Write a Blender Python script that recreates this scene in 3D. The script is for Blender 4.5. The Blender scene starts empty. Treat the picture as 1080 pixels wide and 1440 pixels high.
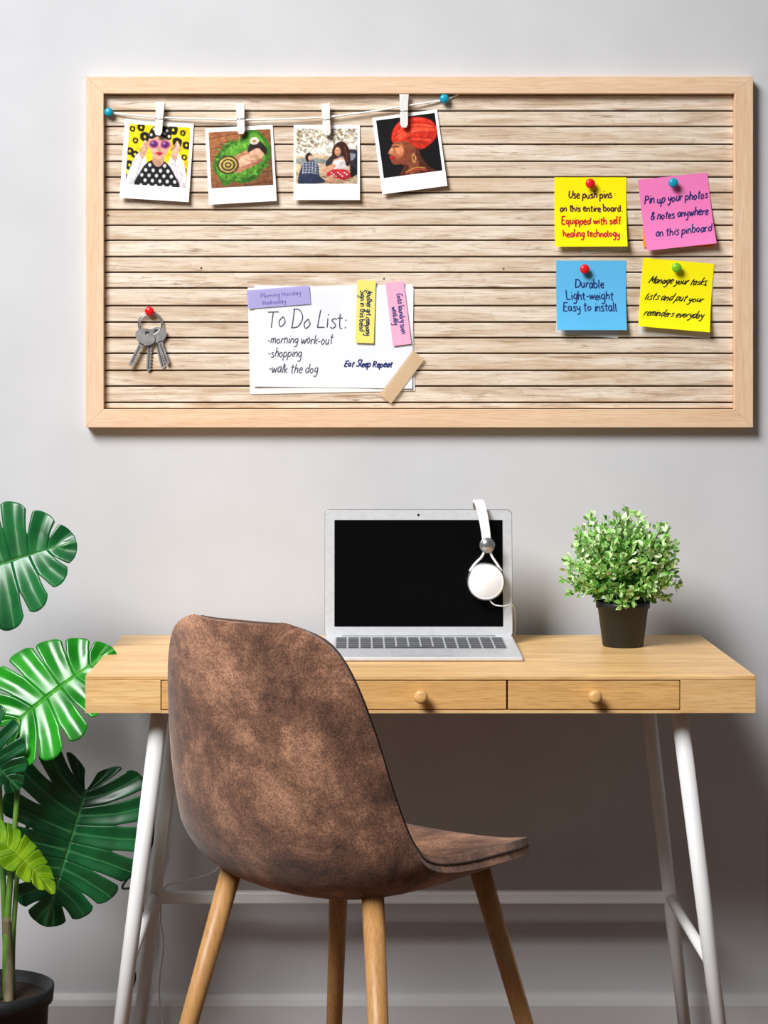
import bpy, bmesh, math, random
import numpy as np
from mathutils import Vector, Matrix
random.seed(7)
scene = bpy.context.scene
scene.view_settings.view_transform = 'Standard'
scene.view_settings.look = 'None'

# ------------------------------------------------------------------ survey
# wall plane is y=0, floor z=0. Camera 3.677 m in front of the wall, 1.219 m high.
CAMY, CAMZ, FPX = -3.677, 1.219, 2802.0
def S(u, v, y):            # surveyed world position of a photo point at known depth y
    d = y - CAMY
    return Vector(((u-498)/FPX*d, y, CAMZ-(v-537)/FPX*d))
BS = 764.5                 # board units per metre
def bx(u): return (u-498)/BS
def bz(v): return CAMZ-(v-537)/BS

# ------------------------------------------------------------------ helpers
def C(r, g, b, a=1.0):
    f = lambda c: (c/255)/12.92 if c/255 <= 0.04045 else ((c/255+0.055)/1.055)**2.4
    return (f(r), f(g), f(b), a)

def base_mat(name, rough=0.5, metal=0.0, spec=0.5):
    m = bpy.data.materials.new(name); m.use_nodes = True
    nt = m.node_tree; b = nt.nodes['Principled BSDF']
    b.inputs['Roughness'].default_value = rough
    b.inputs['Metallic'].default_value = metal
    b.inputs['Specular IOR Level'].default_value = spec
    return m, nt, b

def noise_mat(name, c1, c2, scale=(10,10,10), nscale=1.0, detail=4, rough=0.5, metal=0.0, bump=0.0, lo=0.35, hi=0.65, spec=0.5, dist=0.0, bumpdist=0.001):
    m, nt, b = base_mat(name, rough, metal, spec)
    N = nt.nodes; L = nt.links
    tc = N.new('ShaderNodeTexCoord'); mp = N.new('ShaderNodeMapping')
    mp.inputs['Scale'].default_value = scale
    nz = N.new('ShaderNodeTexNoise'); nz.inputs['Scale'].default_value = nscale
    nz.inputs['Detail'].default_value = detail; nz.inputs['Distortion'].default_value = dist
    rp = N.new('ShaderNodeValToRGB')
    rp.color_ramp.elements[0].position = lo; rp.color_ramp.elements[0].color = c1
    rp.color_ramp.elements[1].position = hi; rp.color_ramp.elements[1].color = c2
    L.new(tc.outputs['Object'], mp.inputs['Vector']); L.new(mp.outputs[0], nz.inputs['Vector'])
    L.new(nz.outputs['Fac'], rp.inputs['Fac']); L.new(rp.outputs[0], b.inputs['Base Color'])
    if bump > 0:
        bp = N.new('ShaderNodeBump'); bp.inputs['Strength'].default_value = bump; bp.inputs['Distance'].default_value = bumpdist
        L.new(nz.outputs['Fac'], bp.inputs['Height']); L.new(bp.outputs[0], b.inputs['Normal'])
    return m

def attr_mat(name, rough=0.6, spec=0.3, noise=0.0, nscale=200):
    m, nt, b = base_mat(name, rough, 0, spec)
    N = nt.nodes; L = nt.links
    at = N.new('ShaderNodeAttribute'); at.attribute_name = 'Col'
    if noise > 0:
        tc = N.new('ShaderNodeTexCoord')
        nz = N.new('ShaderNodeTexNoise'); nz.inputs['Scale'].default_value = nscale; nz.inputs['Detail'].default_value = 4
        L.new(tc.outputs['Object'], nz.inputs['Vector'])
        mr = N.new('ShaderNodeMapRange'); mr.inputs['From Min'].default_value = .3; mr.inputs['From Max'].default_value = .7
        mr.inputs['To Min'].default_value = 1-noise; mr.inputs['To Max'].default_value = 1+noise*0.6
        L.new(nz.outputs['Fac'], mr.inputs['Value'])
        mx = N.new('ShaderNodeVectorMath'); mx.operation = 'SCALE'
        L.new(at.outputs['Color'], mx.inputs[0]); L.new(mr.outputs[0], mx.inputs['Scale'])
        L.new(mx.outputs[0], b.inputs['Base Color'])
    else:
        L.new(at.outputs['Color'], b.inputs['Base Color'])
    return m

def empty(name, loc=(0,0,0)):
    e = bpy.data.objects.new(name, None); e.location = loc; e.empty_display_size = 0.05
    scene.collection.objects.link(e); return e

def obj(name, verts, faces, mat=None, parent=None, smooth=False, cols=None, fcols=None):
    me = bpy.data.meshes.new(name)
    me.from_pydata([tuple(v) for v in verts], [], faces); me.update()
    if mat: me.materials.append(mat)
    if cols is not None:
        a = me.color_attributes.new('Col', 'FLOAT_COLOR', 'POINT')
        a.data.foreach_set('color', np.array(cols, dtype=np.float32).ravel())
    if fcols is not None:
        a = me.color_attributes.new('Col', 'FLOAT_COLOR', 'CORNER')
        for p, c in zip(me.polygons, fcols):
            for li in p.loop_indices: a.data[li].color = c
    if smooth:
        for p in me.polygons: p.use_smooth = True
    o = bpy.data.objects.new(name, me); scene.collection.objects.link(o)
    if parent:
        o.parent = parent; o.matrix_parent_inverse = Matrix.Translation(parent.location).inverted()
    return o

def bevel(o, w, seg=2, angle=0.6):
    m = o.modifiers.new('bevel', 'BEVEL'); m.width = w; m.segments = seg; m.limit_method = 'ANGLE'; m.angle_limit = angle
    return o

def boxgeo(lo, hi):
    x0,y0,z0 = lo; x1,y1,z1 = hi
    v = [(x0,y0,z0),(x1,y0,z0),(x1,y1,z0),(x0,y1,z0),(x0,y0,z1),(x1,y0,z1),(x1,y1,z1),(x0,y1,z1)]
    f = [(3,2,1,0),(4,5,6,7),(0,1,5,4),(1,2,6,5),(2,3,7,6),(3,0,4,7)]
    return v, f

def box(name, lo, hi, mat, parent=None, bev=0.0, seg=2):
    v, f = boxgeo(lo, hi)
    o = obj(name, v, f, mat, parent)
    if bev > 0: bevel(o, bev, seg)
    return o

def boxes(name, blist, mat, parent=None, bev=0.0, fcols=None):
    V=[];F=[];FC=[]
    for i,(lo,hi) in enumerate(blist):
        v,f = boxgeo(lo,hi); n=len(V); V+=v; F+=[tuple(a+n for a in q) for q in f]
        if fcols: FC += [fcols[i]]*6
    o = obj(name, V, F, mat, parent, fcols=FC if fcols else None)
    if bev>0: bevel(o,bev,1)
    return o

def catmull(pts, n=6, closed=False):
    P = [Vector(p) for p in pts]; out = []; m = len(P)
    rng = range(m if closed else m-1)
    for i in rng:
        if closed: p0,p1,p2,p3 = P[(i-1)%m],P[i],P[(i+1)%m],P[(i+2)%m]
        else: p0,p1,p2,p3 = P[max(i-1,0)],P[i],P[i+1],P[min(i+2,m-1)]
        for k in range(n):
            t=k/n
            out.append(0.5*((2*p1)+(-p0+p2)*t+(2*p0-5*p1+4*p2-p3)*t*t+(-p0+3*p1-3*p2+p3)*t*t*t))
    if not closed: out.append(P[-1])
    return out

def tube(name, pts, r, mat, parent=None, seg=12, r2=None, closed=False, caps=True):
    pts=[Vector(p) for p in pts]; n=len(pts); V=[];F=[]
    prev=None
    for i,p in enumerate(pts):
        if closed: t=(pts[(i+1)%n]-pts[i-1]).normalized()
        else: t=(pts[min(i+1,n-1)]-pts[max(i-1,0)]).normalized()
        if prev is None:
            a=Vector((0,0,1)) if abs(t.z)<0.9 else Vector((1,0,0))
            nx=t.cross(a).normalized()
        else:
            nx=(prev-t*prev.dot(t)).normalized()
        prev=nx; ny=t.cross(nx)
        rr = r if r2 is None else r+(r2-r)*i/(n-1)
        for k in range(seg):
            an=2*math.pi*k/seg
            V.append(p+nx*math.cos(an)*rr+ny*math.sin(an)*rr)
    m = n if closed else n-1
    for i in range(m):
        j=(i+1)%n
        for k in range(seg):
            F.append((i*seg+k, i*seg+(k+1)%seg, j*seg+(k+1)%seg, j*seg+k))
    if not closed and caps:
        F.append(tuple(range(seg))[::-1]); F.append(tuple((n-1)*seg+k for k in range(seg)))
    return obj(name,V,F,mat,parent,smooth=True)

def lathe(name, prof, origin, axis, mat, parent=None, seg=32, smooth=True):
    ax=Vector(axis).normalized(); a=Vector((0,0,1)) if abs(ax.z)<0.9 else Vector((1,0,0))
    nx=ax.cross(a).normalized(); ny=ax.cross(nx); o=Vector(origin); V=[];F=[]
    for r,h in prof:
        for k in range(seg):
            an=2*math.pi*k/seg
            V.append(o+ax*h+nx*math.cos(an)*max(r,1e-5)+ny*math.sin(an)*max(r,1e-5))
    for i in range(len(prof)-1):
        for k in range(seg):
            F.append((i*seg+k,i*seg+(k+1)%seg,(i+1)*seg+(k+1)%seg,(i+1)*seg+k))
    return obj(name,V,F,mat,parent,smooth=smooth)

def recalc(o):
    bm=bmesh.new(); bm.from_mesh(o.data); bmesh.ops.remove_doubles(bm,verts=bm.verts,dist=1e-5)
    bmesh.ops.recalc_face_normals(bm,faces=bm.faces); bm.to_mesh(o.data); bm.free()
    return o

# ------------------------------------------------------------------ room
m_wall = noise_mat('wall_paint', C(202,202,204), C(207,207,209), (6,6,6), 1, 3, rough=0.85, bump=0.05, spec=0.2)
box('wall_back', (-3.0,0,0), (3.2,0.12,2.9), m_wall)
m_floor = noise_mat('floor_wood', C(84,54,38), C(112,76,54), (1.5,14,1), 1, 6, rough=0.5)
box('floor', (-3.0,-4.6,-0.05), (3.2,0.12,0.0), m_floor)
m_base = noise_mat('baseboard_paint', C(200,198,197), C(206,204,203), (5,5,5), 1, 2, rough=0.5)
pr=[(0,0),(-0.016,0),(-0.016,0.072),(-0.012,0.082),(-0.006,0.091),(0,0.091)]; n=len(pr)
recalc(obj('baseboard_back',[(x,y,z) for x in (-3.0,3.2) for (y,z) in pr],
      [tuple(range(n)), tuple(range(2*n-1,n-1,-1))]+[(i,(i+1)%n,(i+1)%n+n,i+n) for i in range(n)], m_base))

# ------------------------------------------------------------------ pin board
board = empty('pin_board', (bx(589),0,bz(355)))
def wood(name, c1,c2,c3, scale, rough=0.45, bump=0.1, ring=3.0, spec=0.4, amt=.65, strips=None):
    m, nt, b = base_mat(name, rough, 0, spec); N=nt.nodes; L=nt.links
    tc=N.new('ShaderNodeTexCoord'); mp=N.new('ShaderNodeMapping'); mp.inputs['Scale'].default_value=scale
    n1=N.new('ShaderNodeTexNoise'); n1.inputs['Scale'].default_value=1; n1.inputs['Detail'].default_value=5; n1.inputs['Distortion'].default_value=0.6
    n2=N.new('ShaderNodeTexNoise'); n2.inputs['Scale'].default_value=5; n2.inputs['Detail'].default_value=6
    mp2=N.new('ShaderNodeMapping'); mp2.inputs['Scale'].default_value=tuple(s*ring/3 for s in scale)
    L.new(tc.outputs['Object'],mp.inputs[0]); L.new(mp.outputs[0],n1.inputs['Vector'])
    L.new(tc.outputs['Object'],mp2.inputs[0]); L.new(mp2.outputs[0],n2.inputs['Vector'])
    r1=N.new('ShaderNodeValToRGB'); r1.color_ramp.elements[0].position=.3; r1.color_ramp.elements[0].color=c1
    r1.color_ramp.elements[1].position=.7; r1.color_ramp.elements[1].color=c2
    L.new(n1.outputs['Fac'],r1.inputs['Fac'])
    mr=N.new('ShaderNodeMapRange'); mr.inputs['From Min'].default_value=.45; mr.inputs['From Max'].default_value=.75
    mr.inputs['To Max'].default_value=amt
    L.new(n2.outputs['Fac'],mr.inputs['Value'])
    mx=N.new('ShaderNodeMix'); mx.data_type='RGBA'
    L.new(mr.outputs[0],mx.inputs['Factor']); L.new(r1.outputs[0],mx.inputs[6]); mx.inputs[7].default_value=c3
    out=mx.outputs[2]
    if strips:   # laminated bamboo strips: constant-tone cells along x
        mp3=N.new('ShaderNodeMapping'); mp3.inputs['Scale'].default_value=strips
        L.new(tc.outputs['Object'],mp3.inputs[0])
        vo=N.new('ShaderNodeTexVoronoi'); vo.inputs['Scale'].default_value=1; vo.inputs['Randomness'].default_value=.5
        L.new(mp3.outputs[0],vo.inputs['Vector'])
        sc=N.new('ShaderNodeSeparateColor'); L.new(vo.outputs['Color'],sc.inputs[0])
        m3=N.new('ShaderNodeMapRange'); m3.inputs['To Min'].default_value=.88; m3.inputs['To Max'].default_value=1.07
        L.new(sc.outputs[0],m3.inputs['Value'])
        vs=N.new('ShaderNodeVectorMath'); vs.operation='SCALE'; L.new(out,vs.inputs[0]); L.new(m3.outputs[0],vs.inputs['Scale']); out=vs.outputs[0]
    L.new(out,b.inputs['Base Color'])
    bp=N.new('ShaderNodeBump'); bp.inputs['Strength'].default_value=bump; bp.inputs['Distance'].default_value=.0008
    L.new(n2.outputs['Fac'],bp.inputs['Height']); L.new(bp.outputs[0],b.inputs['Normal'])
    return m
m_frH = wood('frame_wood_h', C(238,206,174), C(229,192,156), C(206,164,126), (5,60,110))
m_frV = wood('frame_wood_v', C(238,206,174), C(229,192,156), C(206,164,126), (110,60,5))
X0,X1,Z0,Z1 = bx(122),bx(1057),bz(601),bz(109)
I0,I1,J0,J1 = bx(147),bx(1031),bz(575),bz(133)
FD=-0.026
def mitre(name, a,b,c,d, mat):
    V=[(x,0,z) for x,z in (a,b,c,d)]+[(x,FD,z) for x,z in (a,b,c,d)]
    F=[(0,1,2,3),(7,6,5,4),(0,4,5,1),(1,5,6,2),(2,6,7,3),(3,7,4,0)]
    o=obj(name,V,F,mat,board); recalc(o); bevel(o,0.0008,2); return o
mitre('frame_top',(X0,Z1),(X1,Z1),(I1,J1),(I0,J1),m_frH)
mitre('frame_bottom',(X0,Z0),(X1,Z0),(I1,J0),(I0,J0),m_frH)
mitre('frame_left',(X0,Z0),(X0,Z1),(I0,J1),(I0,J0),m_frV)
mitre('frame_right',(X1,Z0),(X1,Z1),(I1,J1),(I1,J0),m_frV)
m_dark = noise_mat('gap_dark', C(46,35,32), C(66,50,44), (20,20,20), 1, 2, rough=.9)
box('backing',(I0-.002,-0.007,J0-.002),(I1+.002,-0.001,J1+.002),m_dark,board)
# plank material
m_pl, nt, b = base_mat('weathered_planks', 0.7, 0, 0.2); N=nt.nodes; L=nt.links
tc=N.new('ShaderNodeTexCoord'); at=N.new('ShaderNodeAttribute'); at.attribute_name='Col'
off=N.new('ShaderNodeVectorMath'); off.operation='MULTIPLY_ADD'; off.inputs[1].default_value=(7,13,3)
L.new(at.outputs['Color'],off.inputs[0]); L.new(tc.outputs['Object'],off.inputs[2])
def plank_noise(scale,det,dist=0.0):
    mp=N.new('ShaderNodeMapping'); mp.inputs['Scale'].default_value=scale
    L.new(off.outputs[0],mp.inputs[0]); n=N.new('ShaderNodeTexNoise'); n.inputs['Scale'].default_value=1
    n.inputs['Detail'].default_value=det; n.inputs['Distortion'].default_value=dist; n.inputs['Roughness'].default_value=.6
    L.new(mp.outputs[0],n.inputs['Vector']); return n
def mixc(fac, c_in, col):
    mx=N.new('ShaderNodeMix'); mx.data_type='RGBA'; mx.inputs[7].default_value=col
    L.new(fac,mx.inputs['Factor']); L.new(c_in,mx.inputs[6]); return mx.outputs[2]
def rng(o,a,b2,t):
    m=N.new('ShaderNodeMapRange'); m.inputs['From Min'].default_value=a; m.inputs['From Max'].default_value=b2; m.inputs['To Max'].default_value=t
    L.new(o,m.inputs['Value']); return m.outputs[0]
nA=plank_noise((5,10,52),5,0.7); nB=plank_noise((20,10,420),5,0.3); nC=plank_noise((3,4,30),4,1.8); nD=plank_noise((50,10,90),5,.5); nE=plank_noise((9,10,190),5,1.4); nF=plank_noise((1.3,3,14),3,.6)
rA=N.new('ShaderNodeValToRGB'); cr=rA.color_ramp; cr.elements[0].position=.32; cr.elements[0].color=C(192,166,140)
cr.elements[1].position=.60; cr.elements[1].color=C(238,225,208); e=cr.elements.new(.45); e.color=C(222,203,181)
L.new(nA.outputs['Fac'],rA.inputs['Fac'])
o_=mixc(rng(nB.outputs['Fac'],.48,.70,.5),rA.outputs[0],C(170,138,108))
o_=mixc(rng(nE.outputs['Fac'],.56,.68,.75),o_,C(138,102,74))
o_=mixc(rng(nC.outputs['Fac'],.56,.70,.6),o_,C(184,146,108))
o_=mixc(rng(nD.outputs['Fac'],.58,.74,.4),o_,C(150,128,106))
o_=mixc(rng(nF.outputs['Fac'],.50,.72,.5),o_,C(208,174,134))
sp_=N.new('ShaderNodeSeparateColor'); L.new(at.outputs['Color'],sp_.inputs[0])
o_=mixc(rng(sp_.outputs[1],0,1,.25),o_,C(200,176,146))
L.new(o_,b.inputs['Base Color'])
lines=[133,156,178,203,227,249,271,295,317,338,361,383,405,430,453,475,497,521,543,566,575]
bl=[];fc=[]
for a,c in zip(lines[:-1],lines[1:]):
    bl.append(((I0,-0.012,bz(c)+0.0014),(I1,-0.006,bz(a)-0.0014)))
    fc.append((random.random(),random.random(),random.random(),1))
boxes('planks',bl,m_pl,board,0.0010,fc)
m_nail=noise_mat('nail_iron',C(84,70,60),C(104,86,74),(50,50,50),1,2,rough=.6)
for i,(u,v) in enumerate([(283,377),(708,378),(152,303),(540,392)]):
    lathe('nail_%d'%i,[(0,.0006),(.0018,.0005),(.0022,0)],(bx(u),-0.0119,bz(v)),(0,-1,0),m_nail,board,10)

SY=-0.0124
# ------------------------------------------------------------------ printed sheets
m_print=attr_mat('printed_ink',0.5,0.3)
m_photo=attr_mat('photo_print',0.4,0.2,noise=0.06,nscale=400)
class Sheet:
    def __init__(s,cu,cv,w,h,rot=0,y=SY,curl=None):
        s.cx,s.cz,s.w,s.h,s.r,s.y=bx(cu),bz(cv),w,h,math.radians(rot),y
        s.curl=curl or (lambda u,v:0)
    def map(s,lx,ly,off=0):     # local, board units, ly down
        x=lx/BS; z=-ly/BS; c,n=math.cos(s.r),math.sin(s.r)
        u=lx/s.w+.5; v=ly/s.h+.5
        return Vector((s.cx+c*x-n*z, s.y-s.curl(u,v)-off, s.cz+n*x+c*z))
    def mesh(s,name,mat,parent,n=14):
        V=[s.map((i/n-.5)*s.w,(j/n-.5)*s.h) for j in range(n+1) for i in range(n+1)]
        F=[(j*(n+1)+i,(j+1)*(n+1)+i,(j+1)*(n+1)+i+1,j*(n+1)+i+1) for j in range(n) for i in range(n)]
        return obj(name,V,F,mat,parent,smooth=True)
class Art:
    def __init__(s,sheet,base=0.0005):
        s.sh=sheet; s.V=[];s.F=[];s.C=[];s.off=base
    def stroke(s,pts,w,col,n=5):
        if len(pts)>2: pts=catmull([(p[0],p[1],0) for p in pts],n)
        else: pts=[Vector((p[0],p[1],0)) for p in pts]
        k=len(pts); b0=len(s.V)
        for i,p in enumerate(pts):
            a=pts[max(i-1,0)]; c=pts[min(i+1,k-1)]
            t=(c-a); t=t.normalized() if t.length>1e-9 else Vector((1,0,0)); nn=Vector((-t.y,t.x))*w/2
            s.V.append(s.sh.map(p.x+nn.x,p.y+nn.y,s.off)); s.V.append(s.sh.map(p.x-nn.x,p.y-nn.y,s.off))
        for i in range(k-1):
            s.F.append((b0+2*i,b0+2*i+1,b0+2*i+3,b0+2*i+2)); s.C.append(col)
    def done(s,name,mat,parent):
        if s.V: return obj(name,s.V,s.F,mat,parent,fcols=s.C)
class Print:
    """continuous-tone photographic print: a fine grid of coloured vertices"""
    def __init__(s,sheet,area,W=150,H=136):
        s.sh=sheet; s.area=area; s.W,s.H=W,H
        s.SS=2; w,h=W*2,H*2
        s.X,s.Y=np.meshgrid((np.arange(w)+.5)/w,(np.arange(h)+.5)/h); s.img=np.ones((h,w,3))
    def poly(s,pts,col,smooth=True,shade=.3,alpha=1.0):
        if smooth: pts=catmull([(p[0],p[1],0) for p in pts],5,True)
        P=np.array([(p[0],p[1]) for p in pts]); h,w=s.X.shape
        x0,y0=P.min(0); x1,y1=P.max(0)
        i0,i1=max(0,int(x0*w)-1),min(w,int(x1*w)+2); j0,j1=max(0,int(y0*h)-1),min(h,int(y1*h)+2)
        if i1<=i0 or j1<=j0: return
        X=s.X[j0:j1,i0:i1]; Y=s.Y[j0:j1,i0:i1]; m=np.zeros(X.shape,bool)
        for k in range(len(P)):
            ax,ay=P[k]; bx_,by=P[(k+1)%len(P)]
            if ay==by: continue
            c=((ay>Y)!=(by>Y))&(X<(bx_-ax)*(Y-ay)/(by-ay)+ax); m^=c
        sh=1-shade*(((X-x0)/(x1-x0+1e-6)-.5)*.8+((Y-y0)/(y1-y0+1e-6)-.5)*1.2)
        c=np.array(col[:3])[None,None]*sh[...,None]
        reg=s.img[j0:j1,i0:i1]; reg[m]=reg[m]*(1-alpha)+c[m]*alpha
    def ell(s,cx,cy,rx,ry,col,rot=0,n=20,shade=.35,alpha=1.0):
        c,d=math.cos(math.radians(rot)),math.sin(math.radians(rot))
        s.poly([(cx+rx*math.cos(2*math.pi*k/n)*c-ry*math.sin(2*math.pi*k/n)*d, cy+rx*math.cos(2*math.pi*k/n)*d+ry*math.sin(2*math.pi*k/n)*c) for k in range(n)],col,False,shade,alpha)
    def ells(s,lst,rx,ry,col,n=12):
        for (x,y) in lst: s.ell(x,y,rx,ry,col,0,n,.1)
    def stroke(s,pts,w,col,alpha=1.0):
        pts=catmull([(p[0],p[1],0) for p in pts],5); w=w/170; L1=[];L2=[]
        for i,p in enumerate(pts):
            t=(pts[min(i+1,len(pts)-1)]-pts[max(i-1,0)]).normalized(); nn=Vector((-t.y,t.x,0))*w
            L1.append(p+nn); L2.append(p-nn)
        s.poly([(q.x,q.y) for q in L1+L2[::-1]],col,False,0,alpha)
    def blur(s,k=1):
        for _ in range(k):
            p=np.pad(s.img,((1,1),(1,1),(0,0)),'edge'); s.img=(p[:-2,1:-1]+p[2:,1:-1]+p[1:-1,:-2]+p[1:-1,2:]+2*p[1:-1,1:-1])/6
    def done(s,name,mat,parent):
        s.blur(5); rs=np.random.RandomState(3)
        im=s.img.reshape(s.H,2,s.W,2,3).mean((1,3))
        low=np.kron(rs.randn(s.H//4+1,s.W//5+1),np.ones((5,5)))[:s.H,:s.W]
        for _ in range(4):
            p=np.pad(low,1,'edge'); low=(p[:-2,1:-1]+p[2:,1:-1]+p[1:-1,:-2]+p[1:-1,2:]+p[1:-1,1:-1])/5
        im=np.clip(im*(1+.05*rs.randn(s.H,s.W,1))*(1+.18*low[...,None]),0,1)
        x0,y0,x1,y1=s.area; V=[];Cc=[]
        for j in range(s.H):
            for i in range(s.W):
                V.append(s.sh.map(x0+(x1-x0)*i/(s.W-1),y0+(y1-y0)*j/(s.H-1),.0003)); Cc.append((*im[j,i],1))
        F=[(j*s.W+i,(j+1)*s.W+i,(j+1)*s.W+i+1,j*s.W+i+1) for j in range(s.H-1) for i in range(s.W-1)]
        return obj(name,V,F,mat,parent,cols=Cc)
# single-stroke handwriting alphabet: glyph -> (width, strokes)
G={
'a':(4.2,[[(3,3.6),(1.6,4),(.3,2.4),(.9,.2),(2.2,.5),(3,2.8),(3.1,3.9),(3.1,1),(3.7,0)]]),
'b':(4,[[(.4,7),(.4,.2)],[(.4,2.6),(1.8,4),(3.2,2.4),(2.4,.2),(.5,.3)]]),
'c':(3.6,[[(3,3.4),(1.6,4),(.3,2),(1.2,.1),(3,.6)]]),
'd':(4.2,[[(3,3.2),(1.5,4),(.3,2),(1.2,0),(2.8,1.2)],[(3.1,7),(3.1,0)]]),
'e':(3.8,[[(.4,2),(2.9,2.4),(2,4),(.5,2.8),(.7,.6),(2,0),(3.2,.8)]]),
'f':(3,[[(2.8,6.6),(1.8,7),(1.2,5.5),(1.2,0)],[(.1,3.9),(2.5,4)]]),
'g':(4,[[(3,3.4),(1.6,4),(.3,2.2),(1.3,.5),(2.8,1.6),(3,3.9),(2.9,-1.6),(1.5,-3),(.2,-2.2)]]),
'h':(4,[[(.4,7),(.4,0)],[(.4,2.4),(1.8,4),(2.9,3),(3,0)]]),
'i':(1.8,[[(.6,4),(.7,0)],[(.65,5.4),(.75,5.9)]]),
'j':(2.4,[[(1.6,4),(1.6,-1.6),(.2,-2.6)],[(1.6,5.4),(1.7,5.9)]]),
'k':(3.8,[[(.4,7),(.4,0)],[(2.8,3.9),(.6,1.8)],[(.6,1.8),(3.1,0)]]),
'l':(2,[[(.5,7),(.5,1),(1.3,0)]]),
'm':(5.4,[[(.3,4),(.3,0)],[(.3,2.6),(1.4,4),(2.2,3),(2.3,0)],[(2.3,2.6),(3.4,4),(4.3,3),(4.4,0)]]),
'n':(4,[[(.3,4),(.3,0)],[(.3,2.4),(1.7,4),(2.8,3),(3,0)]]),
'o':(4,[[(1.8,4),(.3,2.2),(1.4,0),(3.1,1.8),(1.9,4)]]),
'p':(4,[[(.4,4),(.3,-3)],[(.4,2.8),(2,4),(3.2,2.2),(2,0),(.4,.8)]]),
'q':(4,[[(3,3.4),(1.6,4),(.3,2.2),(1.3,.2),(2.8,1.6)],[(3,4),(3,-3)]]),
'r':(3,[[(.4,4),(.4,0)],[(.4,2.4),(1.4,3.8),(2.5,3.7)]]),
's':(3.4,[[(2.8,3.5),(1.4,4),(.6,3),(2.2,1.9),(2.6,.7),(1.3,0),(.2,.5)]]),
't':(3.2,[[(1.3,6.2),(1.3,.7),(2.4,0)],[(0,4.3),(2.7,4.4)]]),
'u':(4,[[(.4,4),(.5,1),(1.6,0),(2.8,1.4)],[(2.9,4),(3.1,0)]]),
'v':(3.6,[[(.2,4),(1.5,0)],[(1.5,0),(3,4)]]),
'w':(5.2,[[(.2,4),(1.2,.1),(2.4,3.4),(3.4,.1),(4.6,4)]]),
'x':(3.6,[[(.2,4),(3,0)],[(3,4),(.2,0)]]),
'y':(4,[[(.4,4),(.7,1.6),(1.8,1.2),(2.8,2.4)],[(3,4),(2.8,-1),(1.6,-3),(.3,-2.2)]]),
'A':(5,[[(.2,0),(2.3,7)],[(2.3,7),(4.4,0)],[(1,2.6),(3.7,2.7)]]),
'G':(5,[[(4,6),(2.4,7),(.5,4.4),(.9,1),(2.6,0),(4.1,1.4),(4.1,3.2)],[(2.5,3.3),(4.5,3.3)]]),
'T':(5.2,[[(0,6.8),(5,7)],[(2.5,7),(2.4,0)]]),
'D':(5.6,[[(.6,7),(.6,0)],[(0,6.9),(3,6.6),(4.9,3.8),(3.4,.6),(.2,0)]]),
'L':(4.4,[[(.6,7),(.5,0)],[(.5,0),(3.8,.1)]]),
'U':(5,[[(.5,7),(.5,2),(2,0),(3.8,1.4),(4.1,7)]]),
'E':(4.6,[[(3.8,6.8),(.6,6.9)],[(.6,6.9),(.5,.1)],[(.5,.1),(4,0)],[(.5,3.6),(3.2,3.6)]]),
'P':(4.6,[[(.6,7),(.5,0)],[(.2,6.9),(3.2,6.6),(3.6,4.4),(.6,3.4)]]),
'M':(6.4,[[(.3,0),(.8,6.8)],[(.8,6.8),(2.9,1.6)],[(2.9,1.6),(5,6.8)],[(5,6.8),(5.6,0)]]),
'S':(4.4,[[(3.7,6.2),(2.2,7),(.6,5.6),(2.2,3.7),(3.6,1.8),(2,0),(.2,.8)]]),
'R':(4.8,[[(.6,7),(.5,0)],[(.2,6.9),(3.2,6.6),(3.4,4.4),(.8,3.5)],[(1.2,3.5),(4.2,0)]]),
'W':(6.6,[[(.2,7),(1.6,0)],[(1.6,0),(3.1,6)],[(3.1,6),(4.6,0)],[(4.6,0),(6,7)]]),
'-':(2.8,[[(.2,2.2),(2.2,2.3)]]), ':':(1.6,[[(.6,3.2),(.7,3.8)],[(.6,.2),(.7,.8)]]),
'.':(1.2,[[(.4,0),(.5,.4)]]), ',':(1.2,[[(.5,.4),(.2,-1)]]),
'&':(4.6,[[(4,0),(1,5),(1.8,6.6),(2.8,5.4),(.6,2.6),(1,.4),(2.4,0),(4,2.6)]]), ' ':(2.2,[]),
}
def write(art,txt,x,y,xh,width,col,wt,slant=0.0,rise=0.0,vert=False):
    tot=sum(G[c][0] for c in txt); sx=width/tot; sy=xh/4; cx=0
    for c in txt:
        w,st=G[c]; jy=random.uniform(-.45,.45); js=random.uniform(-.12,.12); jk=random.uniform(.88,1.12)
        for k in st:
            pts=[]
            for (a,b2) in k:
                bb2=b2*jk+jy; px=(cx+a+(slant+js)*bb2)*sx; py=-bb2*sy-rise*px
                if vert: pts.append((x-py,y+px))
                else: pts.append((x+px,y+py))
            art.stroke(pts,wt,col,4)
        cx+=w

m_steel=noise_mat('steel',C(190,190,192),C(215,215,218),(40,40,40),1,3,rough=.28,metal=.9)
def pushpin(u,v,col,surf,name='push_pin',r=0.0088):
    p=empty(name,(bx(u),surf,bz(v)))
    m=noise_mat('pin_plastic_%d_%d'%(u,v),col,tuple(min(1,c*1.05) for c in col[:3])+(1,),(30,30,30),1,1,rough=.25)
    pr=[(0,0),(r*.6,0),(r*.62,.001),(r*.36,.003),(r*.34,.006),(r*.75,.0075),(r,.0095),(r,.0125),(r*.85,.0148),(r*.5,.016),(0,.0163)]
    lathe('pin_head',pr,p.location,(0,-1,0),m,p,28)
    tube('pin_needle',[p.location+Vector((0,.0008,0)),p.location+Vector((0,.004,0))],.0006,m_steel,p,8)
    return p

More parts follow.
